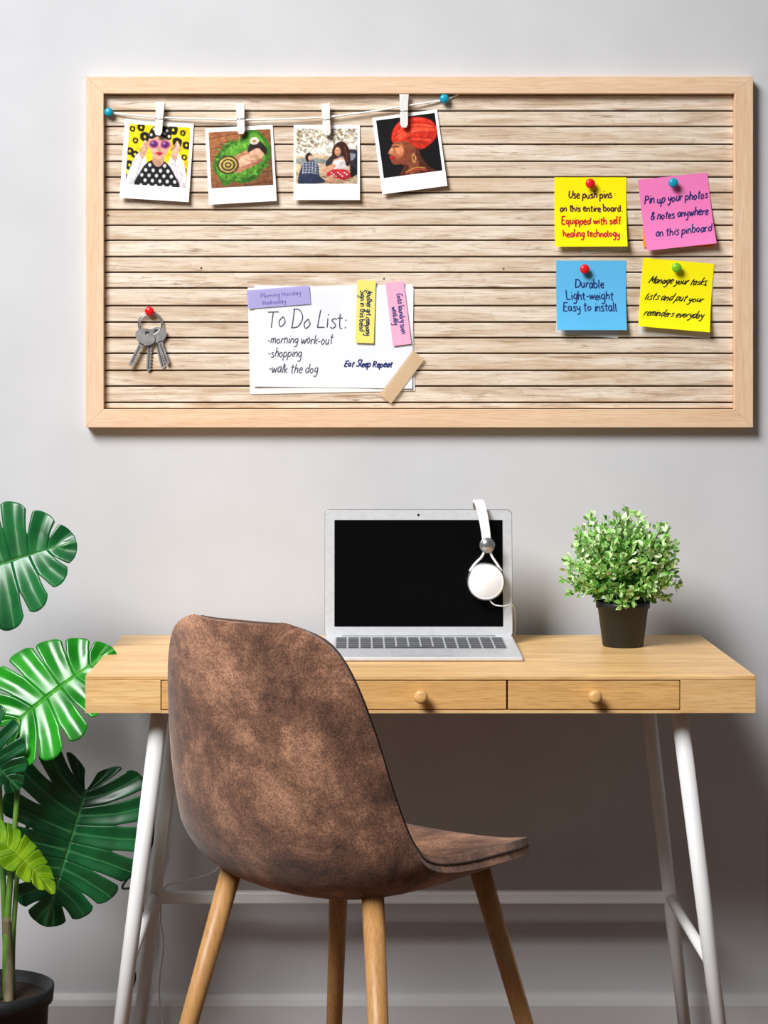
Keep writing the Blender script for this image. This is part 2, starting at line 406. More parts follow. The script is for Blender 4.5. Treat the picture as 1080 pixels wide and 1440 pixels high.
# ---- polaroids
m_pol=noise_mat('polaroid_card',C(244,244,243),C(250,250,249),(20,20,20),1,2,rough=.4)
tilt=lambda u,v: 0.0016+0.009*max(v,0)**1.3
def polaroid(cu,cv,w,h,rot,area,draw):
    sh=Sheet(cu,cv,w,h,rot,SY,tilt)
    e=empty('polaroid_photo',(sh.cx,SY,sh.cz)); sh.mesh('card',m_pol,e,8)
    a=Print(sh,area); draw(a); a.done('picture',m_photo,e)
Yl=C(248,216,6); Bk=C(16,14,16); Wh=C(240,238,236); Sk=C(228,178,150); R_=random.random
def dr1(a):
    a.poly([(0,0),(1,0),(1,1),(0,1)],Yl,False,.1)
    dots=[(.06,.08),(.2,.05),(.27,.2),(.12,.27),(.04,.45),(.72,.06),(.88,.1),(.95,.3),(.8,.26),(.93,.5),(.13,.5),(.05,.68),(.94,.72),(.03,.9)]
    for i,(x,y) in enumerate(dots):
        q=.045+.015*(i%3); a.poly([(x-q,y-q*.7),(x,y-q*1.1),(x+q,y-q*.5),(x+q*.8,y+q*.9),(x,y+q*1.1),(x-q*.9,y+q*.6)],Bk)
    a.ells(dots,.018,.022,Yl)
    a.poly([(.0,1.05),(.08,.68),(.16,.5),(.26,.46),(.32,.6),(.34,.8),(.25,1.05)],C(228,226,228))
    a.poly([(1.0,1.05),(.96,.7),(.86,.48),(.76,.44),(.68,.6),(.66,.8),(.75,1.05)],C(238,224,226))
    a.stroke([(.14,.95),(.2,.75),(.24,.55)],1.5,C(180,178,186),.7); a.stroke([(.86,.95),(.82,.75),(.78,.55)],1.5,C(190,176,184),.7)
    a.poly([(.18,1.05),(.24,.76),(.36,.6),(.5,.56),(.64,.6),(.77,.76),(.86,1.05)],Bk)
    a.poly([(.44,.42),(.58,.42),(.6,.6),(.51,.68),(.42,.6)],C(206,152,124))
    for i in range(5):
        for j in range(5): 
            x=.26+.12*i+(.06 if j%2 else 0); y=.66+.085*j
            if abs(x-.51)<.14+.5*(y-.58) and not(abs(x-.51)<.1 and y<.7): a.ell(x,y,.024,.028,Wh,0,10,.1)
    a.poly([(.36,.2),(.5,.1),(.66,.2),(.68,.36),(.61,.5),(.51,.57),(.42,.5),(.35,.36)],Sk)
    a.poly([(.36,.06),(.5,-.03),(.66,.04),(.7,.2),(.64,.23),(.51,.17),(.39,.23),(.33,.2)],Bk)
    for q in ((.41,.06),(.52,.03),(.62,.08),(.46,.12),(.58,.13),(.37,.16),(.66,.17)): a.ell(*q,.02,.022,Wh,0,10,.1)
    for x0 in (.22,.74):
        a.poly([(x0-.02,.52),(x0,.36),(x0+.05,.26),(x0+.1,.3),(x0+.1,.44),(x0+.05,.56)],Sk)
    for k in range(3):
        a.stroke([(.27+.02*k,.3),(.29+.03*k,.36),(.33+.02*k,.4)],.9,C(190,126,100)); a.stroke([(.79-.01*k,.3),(.76-.02*k,.36),(.72-.01*k,.4)],.9,C(190,126,100))
    a.ells([(.42,.31),(.61,.31)],.088,.078,C(215,100,135),18); a.ells([(.42,.31),(.61,.31)],.066,.056,C(84,34,104),18)
    a.ells([(.4,.29),(.59,.29)],.025,.02,C(160,110,175),10)
    a.poly([(.46,.455),(.52,.435),(.58,.455),(.52,.495)],C(200,12,40))
def dr2(a):
    a.poly([(0,0),(1,0),(1,1),(0,1)],C(148,92,56),False,.5)
    for k in range(46):
        y=-.1+1.2*R_(); x=R_(); a.stroke([(x-.3,y+.06),(x,y),(x+.3,y-.06)],.5+R_(),random.choice([C(110,62,34),C(184,124,80),C(130,78,44)]),.5)
    for k in range(6): a.stroke([(0,.12+.19*k),(.5,.05+.19*k),(1,-.02+.19*k)],.9,C(80,44,26))
    a.poly([(.04,.62),(.12,.42),(.3,.2),(.5,.16),(.66,.0),(.84,.06),(.98,.3),(.96,.55),(.84,.7),(.72,.88),(.5,.94),(.36,.9),(.22,.97),(.12,.8)],C(58,112,30))
    a.poly([(.1,.66),(.2,.42),(.34,.26),(.54,.2),(.7,.06),(.84,.14),(.92,.36),(.86,.6),(.66,.82),(.4,.84),(.22,.86)],C(90,154,44))
    for k in range(160):
        an=R_()*6.28; rr=.26+.2*R_(); x=.52+rr*math.cos(an)*1.0; y=.5+rr*math.sin(an)*.85
        if (x-.52)**2/.2+(y-.5)**2/.15<1: a.ell(x,y,.035,.014,random.choice([C(44,96,22),C(126,194,72),C(74,136,38),C(36,80,20)]),R_()*180,8,.2,.7)
    a.poly([(.34,.66),(.36,.5),(.5,.4),(.66,.36),(.8,.42),(.83,.56),(.7,.64),(.56,.7),(.44,.76)],C(190,128,96))
    a.poly([(.44,.6),(.5,.48),(.62,.44),(.74,.52),(.64,.6),(.52,.66)],C(230,178,146))
    a.stroke([(.5,.66),(.62,.62),(.74,.6),(.82,.54)],1.6,C(150,88,62)); a.stroke([(.56,.5),(.62,.54),(.72,.55)],1,C(164,102,76))
    a.ell(.76,.43,.115,.1,C(226,170,138)); a.poly([(.62,.4),(.66,.24),(.8,.2),(.92,.34),(.9,.46),(.78,.33)],C(40,30,28))
    a.stroke([(.72,.46),(.76,.47),(.79,.45)],.8,C(120,70,50)); a.ell(.73,.2,.075,.065,C(228,218,196)); a.ell(.73,.2,.03,.028,C(190,140,80))
    for r,c in ((.175,C(54,36,24)),(.145,C(196,168,88)),(.115,C(48,34,24)),(.085,C(200,176,92)),(.055,C(48,34,24)),(.028,C(196,174,92))):
        a.ell(.29,.6,r,r*.95,c)
def dr3(a):
    a.poly([(0,0),(1,0),(1,1),(0,1)],C(236,230,220),False,.1)
    a.poly([(0,.5),(.3,.46),(.6,.5),(1,.42),(1,1.1),(0,1.1)],C(204,178,146),False)
    for k in range(420):
        x=R_(); y=abs(random.gauss(0,.2)); 
        if x<.5 and R_()<.25: y+=.1
        a.ell(x,y,.012+.03*R_(),.008+.014*R_(),random.choice([C(160,136,92),C(190,172,130),C(240,236,228),C(132,112,70),C(214,202,176),C(110,96,60)]),R_()*180,7,.2,.75)
    for k in range(60): a.stroke([(k/60,.62+.05*R_()),(k/60+.02,.56),(k/60+.03,.5+.04*R_())],.5,C(170,142,100),.6)
    a.poly([(.0,.56),(.2,.52),(.5,.57),(.5,.62),(0,.64)],C(140,146,140))
    for k in range(90):
        a.ell(R_(),.78+.24*R_(),.02+.05*R_(),.012,random.choice([C(150,112,75),C(110,78,50),C(215,190,152),C(176,140,104)]),R_()*30-15,8,.2,.8)
    a.poly([(.48,.66),(.56,.5),(.7,.42),(1.0,.4),(1.02,.82),(.6,.86)],C(46,44,50))
    a.poly([(.66,.52),(.78,.45),(.96,.46),(.92,.57),(.7,.6)],C(130,138,150)); a.ell(.9,.78,.08,.1,C(20,20,24))
    a.poly([(.04,1.0),(.08,.72),(.15,.6),(.28,.58),(.37,.68),(.38,.84),(.48,.96),(.3,1.0)],C(44,52,78))
    for k in range(5):
        a.stroke([(.12+.05*k,.6),(.12+.05*k,.7),(.11+.05*k,.82)],.7,C(210,215,225),.8); a.stroke([(.1,.62+.045*k),(.22,.61+.045*k),(.36,.64+.045*k)],.6,C(200,206,220),.8)
    a.ell(.21,.52,.06,.085,C(40,28,24)); a.ell(.236,.535,.035,.05,C(222,170,140))
    a.poly([(.58,.84),(.6,.6),(.68,.54),(.82,.54),(.87,.66),(.85,.86)],C(216,158,126))
    a.poly([(.6,.72),(.64,.58),(.8,.58),(.84,.74)],C(226,214,210)); a.poly([(.5,.84),(.56,.75),(.8,.74),(.89,.86),(.78,.93),(.6,.88)],C(180,38,48))
    for k in range(8): a.ell(.58+.035*k,.8+.03*(k%3),.012,.012,C(245,235,235),0,8)
    a.poly([(.61,.56),(.59,.38),(.68,.25),(.8,.26),(.87,.4),(.88,.62),(.82,.68),(.76,.5)],C(58,30,22))
    a.stroke([(.78,.32),(.82,.45),(.83,.6)],1.2,C(120,70,46),.7)
    a.ell(.68,.42,.05,.08,C(214,156,126)); a.stroke([(.64,.4),(.67,.4),(.7,.4)],.9,C(40,26,24))
    a.poly([(.42,.74),(.62,.64),(.64,.7),(.47,.81)],C(214,156,126)); a.poly([(.5,.9),(.6,.84),(.64,.98),(.55,1.0)],C(206,148,118))
def dr4(a):
    a.poly([(0,0),(1,0),(1,1),(0,1)],C(16,13,16),False,.1)
    a.poly([(.3,1.05),(.38,.82),(.42,.68),(.62,.56),(.68,.74),(.8,.92),(.95,1.05)],C(84,40,26))
    a.poly([(.46,.8),(.56,.66),(.62,.8),(.6,1.0),(.45,1.0)],C(136,72,46))
    a.poly([(.3,.36),(.24,.42),(.2,.5),(.12,.585),(.165,.61),(.15,.65),(.175,.675),(.16,.72),(.21,.79),(.32,.8),(.44,.83),(.56,.72),(.6,.5),(.52,.34)],C(140,70,44))
    a.poly([(.24,.42),(.34,.42),(.4,.5),(.38,.64),(.28,.7),(.2,.62),(.19,.54)],C(190,108,70))
    a.poly([(.28,.52),(.36,.5),(.4,.57),(.34,.64),(.27,.6)],C(222,140,98)); a.poly([(.15,.58),(.2,.5),(.22,.58),(.19,.61)],C(226,150,110))
    a.stroke([(.22,.5),(.27,.485),(.33,.51)],1.6,C(34,16,16)); a.stroke([(.2,.45),(.27,.425),(.35,.45)],1.1,C(50,24,18))
    a.poly([(.15,.65),(.22,.645),(.25,.675),(.17,.705)],C(176,30,42))
    a.ell(.55,.6,.03,.055,C(120,60,40)); a.stroke([(.55,.64),(.58,.72),(.55,.8),(.52,.72),(.55,.65)],1.0,C(214,170,90))
    a.stroke([(.38,.98),(.55,.92),(.75,.96)],1.6,C(190,60,50)); a.stroke([(.38,.95),(.55,.89),(.72,.92)],1.0,C(210,160,80))
    a.poly([(.23,.41),(.25,.24),(.36,.1),(.56,.03),(.76,.05),(.93,.13),(1.0,.28),(.96,.42),(.84,.53),(.7,.59),(.6,.54),(.5,.44),(.36,.4)],C(218,50,32))
    a.poly([(.28,.36),(.4,.24),(.6,.18),(.85,.2),(.97,.3),(.8,.3),(.55,.32),(.4,.38)],C(236,76,48),True,.5)
    for pts in ([(.26,.33),(.45,.22),(.7,.2),(.96,.26)],[(.28,.24),(.5,.12),(.75,.14),(.95,.2)],[(.4,.4),(.6,.36),(.78,.4),(.92,.42)],[(.5,.44),(.66,.46),(.84,.5)],[(.26,.38),(.45,.31),(.7,.3),(.98,.34)]):
        a.stroke(pts,1.3,C(148,26,22),.8)
    for pts in ([(.3,.28),(.5,.17),(.75,.17),(.94,.23)],[(.35,.35),(.6,.27),(.85,.27)],[(.55,.4),(.72,.42),(.88,.46)],[(.4,.12),(.58,.07),(.78,.09)]):
        a.stroke(pts,1.2,C(250,112,84),.6)
polaroid(221,226,97,112,-3.5,(-42,-49,44,36),dr1)
polaroid(339,232,95,108,3.2,(-43,-48,44,31),dr2)
polaroid(459.5,229,93,106,0,(-43,-48,43,30),dr3)
polaroid(576,214,92,109,7.5,(-41,-50,42,32),dr4)

# ---- photo string + pegs
m_string=noise_mat('white_cotton',C(244,244,244),C(252,252,252),(200,200,200),1,2,rough=.9)
sp=[(154,159),(190,163),(225,166),(290,168.5),(345,169.5),(400,168.5),(459,165.5),(520,158),(570,150),(624,141),(645,132.5)]
p=[Vector((bx(u),SY-0.0088 if 0<i<len(sp)-2 else SY-0.003,bz(v))) for i,(u,v) in enumerate(sp)]
tube('photo_string',catmull(p,6),0.0017,m_string,None,8)
m_peg=noise_mat('peg_white_wood',C(222,220,216),C(238,236,232),(150,30,30),1,4,rough=.6)
def peg(u,v0,v1,rot):
    c=Vector((bx(u),0,bz((v0+v1)/2))); e=empty('clothes_peg',(c.x,SY,c.z)); h=(v1-v0)/2/BS; w=5.4/BS; wt=6.6/BS
    a=math.radians(rot)
    def R(x,y,z): return (c.x+x*math.cos(a)-z*math.sin(a),y,c.z+x*math.sin(a)+z*math.cos(a))
    prof=[(-wt,h),(wt,h),(w,h*.2),(w,-h*.8),(w*.6,-h),(-w*.6,-h),(-w,-h*.8),(-w,h*.2)]; k=len(prof)
    V=[R(x,SY-.0112,z) for x,z in prof]+[R(x,SY-.015,z) for x,z in prof]
    F=[tuple(range(k)),tuple(range(2*k-1,k-1,-1))]+[(i,(i+1)%k,k+(i+1)%k,k+i) for i in range(k)]
    o=obj('front_jaw',V,F,m_peg,e); recalc(o); bevel(o,.0006,2)
    v,f=boxgeo((-w,SY-0.0014,-h*.2),(w,SY-0.0003,h)); recalc(obj('back_jaw',[R(*q) for q in v],f,m_peg,e))
    v,f=boxgeo((-w,SY-0.0115,h*.15),(w,SY-0.002,h*.45)); recalc(obj('spring_block',[R(*q) for q in v],f,m_peg,e))
    tube('spring_wire',[R(-w*1.1,SY-0.0155,0),R(w*1.1,SY-0.0155,0)],.0007,m_steel,e,8)
peg(225,145,192,-4); peg(339,147,190,2); peg(459,147,192,3); peg(568,134,181,0)
pushpin(154,159,C(20,150,180),SY,r=.0082); pushpin(624.5,140,C(20,150,180),SY,r=.0086)

# ---- keys
kr=empty('key_bunch',(bx(212),SY,bz(455)))
def ringpts(cu,cv,r,y,n=40,ry=None): return [Vector((bx(cu)+math.cos(2*math.pi*k/n)*r/BS,y,bz(cv)+math.sin(2*math.pi*k/n)*(ry or r)/BS)) for k in range(n)]
tube('split_ring',ringpts(212,456,17,SY-.006),.0014,m_steel,kr,8,closed=True)
tube('split_ring_inner',ringpts(212.5,456.5,15,SY-.0075),.001,m_steel,kr,8,closed=True)
m_key=noise_mat('key_nickel',C(165,165,165),C(200,200,198),(60,60,60),1,4,rough=.3,metal=.6)
def key(u,v,ang,y,hr=13,bl=38,name='key'):
    a=math.radians(ang); V=[];F=[]
    def M(x,z): return Vector((bx(u)+(x*math.cos(a)-z*math.sin(a))/BS, y, bz(v)+(x*math.sin(a)+z*math.cos(a))/BS))
    n=28
    for k in range(n):
        t=2*math.pi*k/n; sx=1+.12*math.cos(2*t)
        V.append(M(hr*sx*math.cos(t),hr*.92*math.sin(t))); V.append(M(3.2*math.cos(t),hr*.45+3.2*math.sin(t)))
    for k in range(n): j=(k+1)%n; F.append((2*k,2*j,2*j+1,2*k+1))
    b0=len(V); z=-hr*.8
    out=[(-3.4,z),(-3.4,-hr-bl+4),(-1,-hr-bl)]
    right=[]; zz=-hr-bl+3
    while zz<-hr-6: right+= [(2.6,zz),(3.8,zz+1.5),(1.6,zz+3.4)]; zz+=4.6
    right+=[(3.6,-hr-4),(3.6,z)]
    pts=out+right; V+=[M(*q) for q in pts]; F.append(tuple(range(b0,b0+len(pts))))
    o=obj(name,V,F,m_key,kr); m=o.modifiers.new('s','SOLIDIFY'); m.thickness=.0022; m.offset=0
    obj(name+'_groove',[M(-1.2,z-4)-Vector((0,.0013,0)),M(0,z-4)-Vector((0,.0013,0)),M(0,-hr-bl+5)-Vector((0,.0013,0)),M(-1.2,-hr-bl+5)-Vector((0,.0013,0))],[(0,1,2,3)],m_dark,kr)
key(205,474,-27,SY-.0095,13,34,'key_1'); key(212,474,-3,SY-.0035,12,37,'key_2'); key(222,471,20,SY-.0065,12,33,'key_3'); key(219,472,14,SY-.0012,11,38,'key_4')
pushpin(211,438,C(225,20,25),SY,r=.0085)

# ---- sticky notes
def paper(name,c1): return noise_mat(name,tuple(x*.95 for x in c1[:3])+(1,),c1,(8,8,8),1,2,rough=.75,spec=.15)
def ncurl(k=.011,side=1):
    return lambda u,v: 0.0008+k*max(v,0)**3+ .005*max(v,0)**4*((u if side>0 else 1-u)**2)
m_nshadow=noise_mat('note_shadow_pale',C(214,208,202),C(226,221,216),(10,10,10),1,2,rough=.6)  # pale sheet colour standing in for the shadow under a note
def note(cu,cv,w,h,rot,col,lines,side=1,k=.014,shadow_rect=None,name='sticky_note'):
    sh=Sheet(cu,cv,w,h,rot,SY,ncurl(k,side)); e=empty(name,(sh.cx,SY,sh.cz))
    sh.mesh('note_paper',paper('note_%d_%d'%(cu,cv),col),e,18)
    if shadow_rect:
        s2=Sheet(shadow_rect[0],shadow_rect[1],shadow_rect[2],shadow_rect[3],shadow_rect[4],SY+.0001,lambda u,v:.0001); s2.mesh('shadow_sheet',m_nshadow,e,4)
    a=Art(sh,.0005)
    for L_ in lines: write(a,*L_)
    a.done('handwriting',m_print,e)
Red=C(200,22,40); Navy=C(28,40,110); Ink=C(26,26,18)
note(830,298.5,101,98,0,C(254,238,8),[("Use push pins",-31,-20,6,62,C(90,40,50),1.8,.05),("on this entire board.",-43,-1,5.6,88,C(90,40,50),1.8,.05),("Equipped with self",-41,17,5.8,84,Red,1.9,.05),("healing technology",-39,35,5.8,80,Red,1.9,.05)],shadow_rect=(848,320,64,70,4))
note(953,322,98,50,0,C(255,150,10),[],k=.003)
note(951,298,98,101,6,C(242,128,188),[("Pin up your photos",-44,-15,6.6,90,Navy,1.6,.25),("& notes anywhere",-38,8,6.6,82,Navy,1.6,.25),("on this pinboard",-34,32,6.6,80,Navy,1.6,.25)])
note(831,415.5,98,98,0,C(96,184,232),[("Durable",-23,-11,7,42,Navy,1.6,0),("Light-weight",-35,6,7,67,Navy,1.6,0),("Easy to install",-40,22,7,77,Navy,1.6,0)],side=0,shadow_rect=(828,430,88,85,-4))
note(950,415,100,97,-5,C(253,240,16),[("Manage your tasks,",-40,-14,5.6,82,Ink,1.3,.6,.04),("lists and put your",-44,10,5.6,82,Ink,1.3,.6,.04),("reminders everyday",-44,33,5.6,84,Ink,1.3,.6,.04)],shadow_rect=(950,432,102,82,-3))
pushpin(829,259,C(225,25,30),SY-.001); pushpin(821,379,C(225,25,30),SY-.001); pushpin(945,258,C(20,150,180),SY-.0024); pushpin(950,377,C(120,190,40),SY-.001)

# ---- to do list
td=empty('to_do_list_paper',(bx(466),SY,bz(476)))
m_paper=noise_mat('white_paper',C(228,230,238),C(238,240,246),(9,9,9),1,3,rough=.8)
m_paper2=noise_mat('cream_paper',C(236,233,228),C(244,241,237),(9,9,9),1,3,rough=.8)
Sheet(466,477,232,150,1.2,SY,lambda u,v:.0003+.001*v).mesh('under_sheet',m_paper2,td,8)
ts=Sheet(469,474,223,142,-.8,SY,lambda u,v:.0022+.003*(u-.5)**2*4*max(v,0)**2); ts.mesh('top_sheet',m_paper,td,10)
a=Art(ts,.0006); G1=C(70,72,86); G2=C(88,90,102)
write(a,"To Do List:",-95,-12,14,114,G1,1.4,.08)
write(a,"-morning work-out",-93,10,7.6,92,G2,1.2,.2); write(a,"-shopping",-92,29,7.6,48,G2,1.2,.2); write(a,"-walk the dog",-91,51,7.6,70,G2,1.2,.2)
write(a,"Eat Sleep Repeat",15,41,5,68,Navy,1.6,.35)
a.done('handwriting',m_print,td)
def tabp(name,cu,cv,w,h,rot,col,y,lift=.0008,alpha=1.0,curl=0):
    s=Sheet(cu,cv,w,h,rot,y,lambda u,v:lift+curl*max(v,0)**2); m=paper(name+'_mat',col)
    if alpha<1: m.node_tree.nodes['Principled BSDF'].inputs['Alpha'].default_value=alpha
    s.mesh(name,m,td,6); return s
s=tabp('purple_tape',392,418,88,26,4.5,C(176,170,222),SY-.0045,.0002,.93)
a=Art(s,.0004); write(a,"Morning Monday",-26,-1,3.4,58,C(130,120,190),.8); write(a,"Wednesday",-24,9,3.4,34,C(130,120,190),.8); a.done('tape_text',m_print,td)
s=tabp('yellow_tab',514,438.5,26,88,-2,C(250,228,120),SY-.0045,.0002,1,.002)
a=Art(s,.0005); write(a,"Another grt company",1,-30,4.6,64,C(40,60,90),1.2,0,0,True); write(a,"Sign in this bend",-8,-30,4.6,58,C(40,60,90),1.2,0,0,True); a.done('tab_text',m_print,td)
s=tabp('pink_tab',560,441,26,89,7,C(246,178,206),SY-.0045,.0002,1,.002)
a=Art(s,.0005); write(a,"Goto laundry soon",1,-28,4.6,58,C(60,70,130),1.2,0,0,True); write(a,"weekday",-8,-10,4.4,26,C(60,70,130),1.1,0,0,True); a.done('tab_text',m_print,td)
s=Sheet(565,530,78,21,53,SY-.0065,lambda u,v:0); m=paper('kraft_tape_mat',C(222,190,150)); m.node_tree.nodes['Principled BSDF'].inputs['Alpha'].default_value=.82
s.mesh('kraft_tape',m,td,4)

# ------------------------------------------------------------------ desk
DX0,DX1,DY0,DY1,DZ0,DZ1=-0.421,0.629,-0.557,-0.057,0.700,0.759
desk=empty('writing_desk',((DX0+DX1)/2,-0.3,0))
m_top=wood('desk_bamboo',C(240,200,142),C(228,182,120),C(200,150,90),(4,60,60),rough=.38,bump=.05,ring=3,amt=.8,strips=(5,45,70))
m_top2=wood('drawer_bamboo',C(236,188,122),C(222,172,104),C(188,134,74),(4,45,80),rough=.4,bump=.05,ring=4,amt=.85,strips=(3,45,90))
ox0=DX0+(226-120)/898; ox1=DX0+(957-120)/898
oz1=DZ1-0.007; oz0=DZ0+0.005
box('desk_top',(DX0,DY0,oz1),(DX1,DY1,DZ1),m_top,desk,.0012)
box('block_left',(DX0,DY0,DZ0),(ox0,DY1,oz1),m_top,desk,.0006)
box('block_right',(ox1,DY0,DZ0),(DX1,DY1,oz1),m_top,desk,.0006)
box('desk_bottom',(ox0,DY0,DZ0),(ox1,DY1,oz0),m_top,desk)
m_dd=noise_mat('drawer_gap',C(60,40,24),C(75,50,30),(20,20,20),1,2,rough=.9)
box('drawer_cavity',(ox0,DY0+.018,oz0),(ox1,DY1-.01,oz1),m_dd,desk)
w=(ox1-ox0)/3; g=.0014
for i in range(3):
    box('drawer_front_%d'%(i+1),(ox0+i*w+g,DY0+.0005,oz0+g),(ox0+(i+1)*w-g,DY0+.02,oz1-g),m_top2,desk,.0008)
    cx=ox0+(i+.5)*w; cz=(oz0+oz1)/2
    lathe('drawer_knob_%d'%(i+1),[(0,0),(.0065,0),(.0062,.008),(.008,.012),(.0105,.015),(.011,.020),(.0095,.0235),(.005,.025),(0,.0252)],(cx,DY0+.001,cz),(0,-1,0),m_top2,desk,28)
m_white=noise_mat('white_lacquer',C(228,227,226),C(238,237,236),(6,6,6),1,2,rough=.35)
cxd=.104
def leg(name,sx,yt,yb):
    a=Vector((cxd+sx*.413,yt,DZ0)); b_=Vector((cxd+sx*.497,yb,0.0))
    tube(name,[a,b_],.0135,m_white,desk,20,r2=.0115); return a,b_
def lerp(a,b_,t): return a+(b_-a)*t
L_={}
for sx,nm in ((-1,'left'),(1,'right')):
    L_[nm,'f']=leg('leg_%s_front'%nm,sx,-.505,-.535); L_[nm,'b']=leg('leg_%s_back'%nm,sx,-.125,-.095)
    t=(.70-.296)/.70
    f=lerp(*L_[nm,'f'],t); k=lerp(*L_[nm,'b'],t); L_[nm,'k']=k
    tube('side_rail_'+nm,[f,k],.009,m_white,desk,16)
    box('mount_plate_'+nm,(cxd+sx*.413-.03,-.52,DZ0-.004),(cxd+sx*.413+.03,-.10,DZ0),m_white,desk,.001)
a_,b_=L_['left','k'],L_['right','k']
box('back_rail',(a_.x,a_.y-.009,a_.z-.0105),(b_.x,a_.y+.009,a_.z+.0105),m_white,desk,.003)

# ------------------------------------------------------------------ laptop
lap=empty('laptop',(.115,-.29,DZ1))
m_alu=noise_mat('aluminium',C(208,210,213),C(216,218,221),(90,90,90),1,3,rough=.35,metal=.2)
m_blk=noise_mat('screen_glass',C(6,6,7),C(9,9,10),(4,4,4),1,1,rough=.2,spec=.15)
m_keys=noise_mat('laptop_keys',C(66,67,70),C(80,81,84),(90,90,90),1,1,rough=.5)
lx0,lx1=(457-498)/801,(720.5-498)/801; ly1=-.182; ly0=-.402; lz=DZ1
V,F=boxgeo((lx0,ly0,lz+.001),(lx1,ly1,lz+.0145))
V=[(x,y,(z if z<lz+.01 else (lz+.0075 if y==ly0 else z))) for x,y,z in V]
bevel(obj('base',V,F,m_alu,lap),.002,3)
def topz(y): return lz+.0075+(.0145-.0075)*(y-ly0)/(ly1-ly0)
kx0,kx1=lx0+.018,lx1-.018; ky0,ky1=-.318,-.200
V=[(kx0,ky0,topz(ky0)+.0002),(kx1,ky0,topz(ky0)+.0002),(kx1,ky1,topz(ky1)+.0002),(kx0,ky1,topz(ky1)+.0002)]
m_well=noise_mat('key_well',C(176,178,182),C(186,188,192),(60,60,60),1,1,rough=.5)
obj('key_well',V,[(0,1,2,3)],m_well,lap)
bl=[]
rows=6
for r in range(rows):
    y1=ky1-.001-r*(ky1-ky0)/rows; y0=y1-(ky1-ky0)/rows+.005
    xs=[kx0+.001+i*(kx1-kx0-.002)/14 for i in range(15)]
    cells=[(xs[i],xs[i+1]) for i in range(14)] if r<5 else [(xs[0],xs[1]),(xs[1],xs[2]),(xs[2],xs[3]),(xs[3],xs[4]),(xs[4],xs[9]),(xs[9],xs[10]),(xs[10],xs[11]),(xs[11],xs[12]),(xs[12],xs[13]),(xs[13],xs[14])]
    for (a0,a1) in cells: bl.append(((a0+.0015,y0,topz(y0)),(a1-.0018,y1,topz(y1)+.0006)))
boxes('keyboard',bl,m_keys,lap)
tx=(lx0+lx1)/2
V=[(tx-.052,-.392,topz(-.392)+.0003),(tx+.052,-.392,topz(-.392)+.0003),(tx+.052,-.328,topz(-.328)+.0003),(tx-.052,-.328,topz(-.328)+.0003)]
obj('trackpad',V,[(0,1,2,3)],m_well,lap)
th=math.radians(5); hz=lz+.012; hy=ly1-.002
def lidp(x,h,o): return (x, hy+h*math.sin(th)-o*math.cos(th), hz+h*math.cos(th)+o*math.sin(th))
lh=.223
def rrect(x0,x1,h0,h1,r,n=6):
    pts=[]
    for cx,ch,a0 in ((x1-r,h1-r,0),(x0+r,h1-r,90),(x0+r,h0+r,180),(x1-r,h0+r,270)):
        for k in range(n+1):
            t=math.radians(a0+90*k/n); pts.append((cx+r*math.cos(t),ch+r*math.sin(t)))
    return pts
def lidr(name,x0,x1,h0,h1,r,o0,o1,mat,bev=0):
    P=rrect(x0,x1,h0,h1,r); n=len(P)
    V=[lidp(x,h,o0) for x,h in P]+[lidp(x,h,o1) for x,h in P]
    F=[tuple(range(n)),tuple(range(2*n-1,n-1,-1))]+[(i,(i+1)%n,n+(i+1)%n,n+i) for i in range(n)]
    o=obj(name,V,F,mat,lap); recalc(o)
    if bev: bevel(o,bev,2)
m_rim=noise_mat('lid_rim',C(60,62,66),C(70,72,76),(30,30,30),1,1,rough=.5)
lidr('lid_back',lx0-.0006,lx1+.0006,0,lh+.0009,.009,-.006,-.002,m_rim)
lidr('lid',lx0,lx1,0,lh,.009,-.002,0,m_alu,.0005)
lidr('screen',lx0+.0165,lx1-.0165,.019,lh-.0175,.001,-.001,.0006,m_blk)
c0=lidp((lx0+lx1)/2,lh-.009,0.0); lathe('webcam',[(0,.0006),(.0018,.0006),(.0022,0)],c0,(0,-1,0),m_blk,lap,16)
tube('hinge',[(lx0+.03,hy+.001,hz-.001),(lx1-.03,hy+.001,hz-.001)],.0045,m_rim,lap,12)

# ------------------------------------------------------------------ headphones
hp=empty('headphones',(.23,-.19,.87))
m_hw=noise_mat('headphone_white',C(242,242,242),C(250,250,250),(20,20,20),1,1,rough=.35)
m_hg=noise_mat('headphone_silver',C(150,152,155),C(185,187,190),(60,60,60),1,2,rough=.25,metal=.8)
m_pad=noise_mat('ear_pad',C(215,215,215),C(228,228,228),(60,60,60),1,2,rough=.7)
def sweep(name,pts,wd,w0,w1,th,mat,par):
    V=[];F=[];n=len(pts)
    for i,p in enumerate(pts):
        t=(pts[min(i+1,n-1)]-pts[max(i-1,0)]).normalized(); wv=Vector(wd); wv=(wv-t*wv.dot(t)).normalized(); nv=t.cross(wv)
        w=w0+(w1-w0)*abs(i/(n-1)-.5)*2
        for a,b2 in ((-1,-1),(1,-1),(1,1),(-1,1)): V.append(p+wv*a*w/2+nv*b2*th/2)
    for i in range(n-1):
        for k in range(4): F.append((i*4+k,i*4+(k+1)%4,(i+1)*4+(k+1)%4,(i+1)*4+k))
    F+=[(3,2,1,0),tuple((n-1)*4+k for k in range(4))]
    o=obj(name,V,F,mat,par,smooth=False); recalc(o); bevel(o,.0015,3); return o
pts=catmull([Vector(q) for q in ((.2318,-.199,.934),(.2300,-.197,.955),(.2265,-.189,.980),(.2225,-.176,1.000),(.2195,-.156,1.0085),(.219,-.136,1.0),(.2205,-.123,.975),(.223,-.118,.950),(.225,-.117,.930))],6)
sweep('headband',pts,(1,.12,0),.019,.015,.005,m_hw,hp)
J=Vector((.2320,-.2,.934))
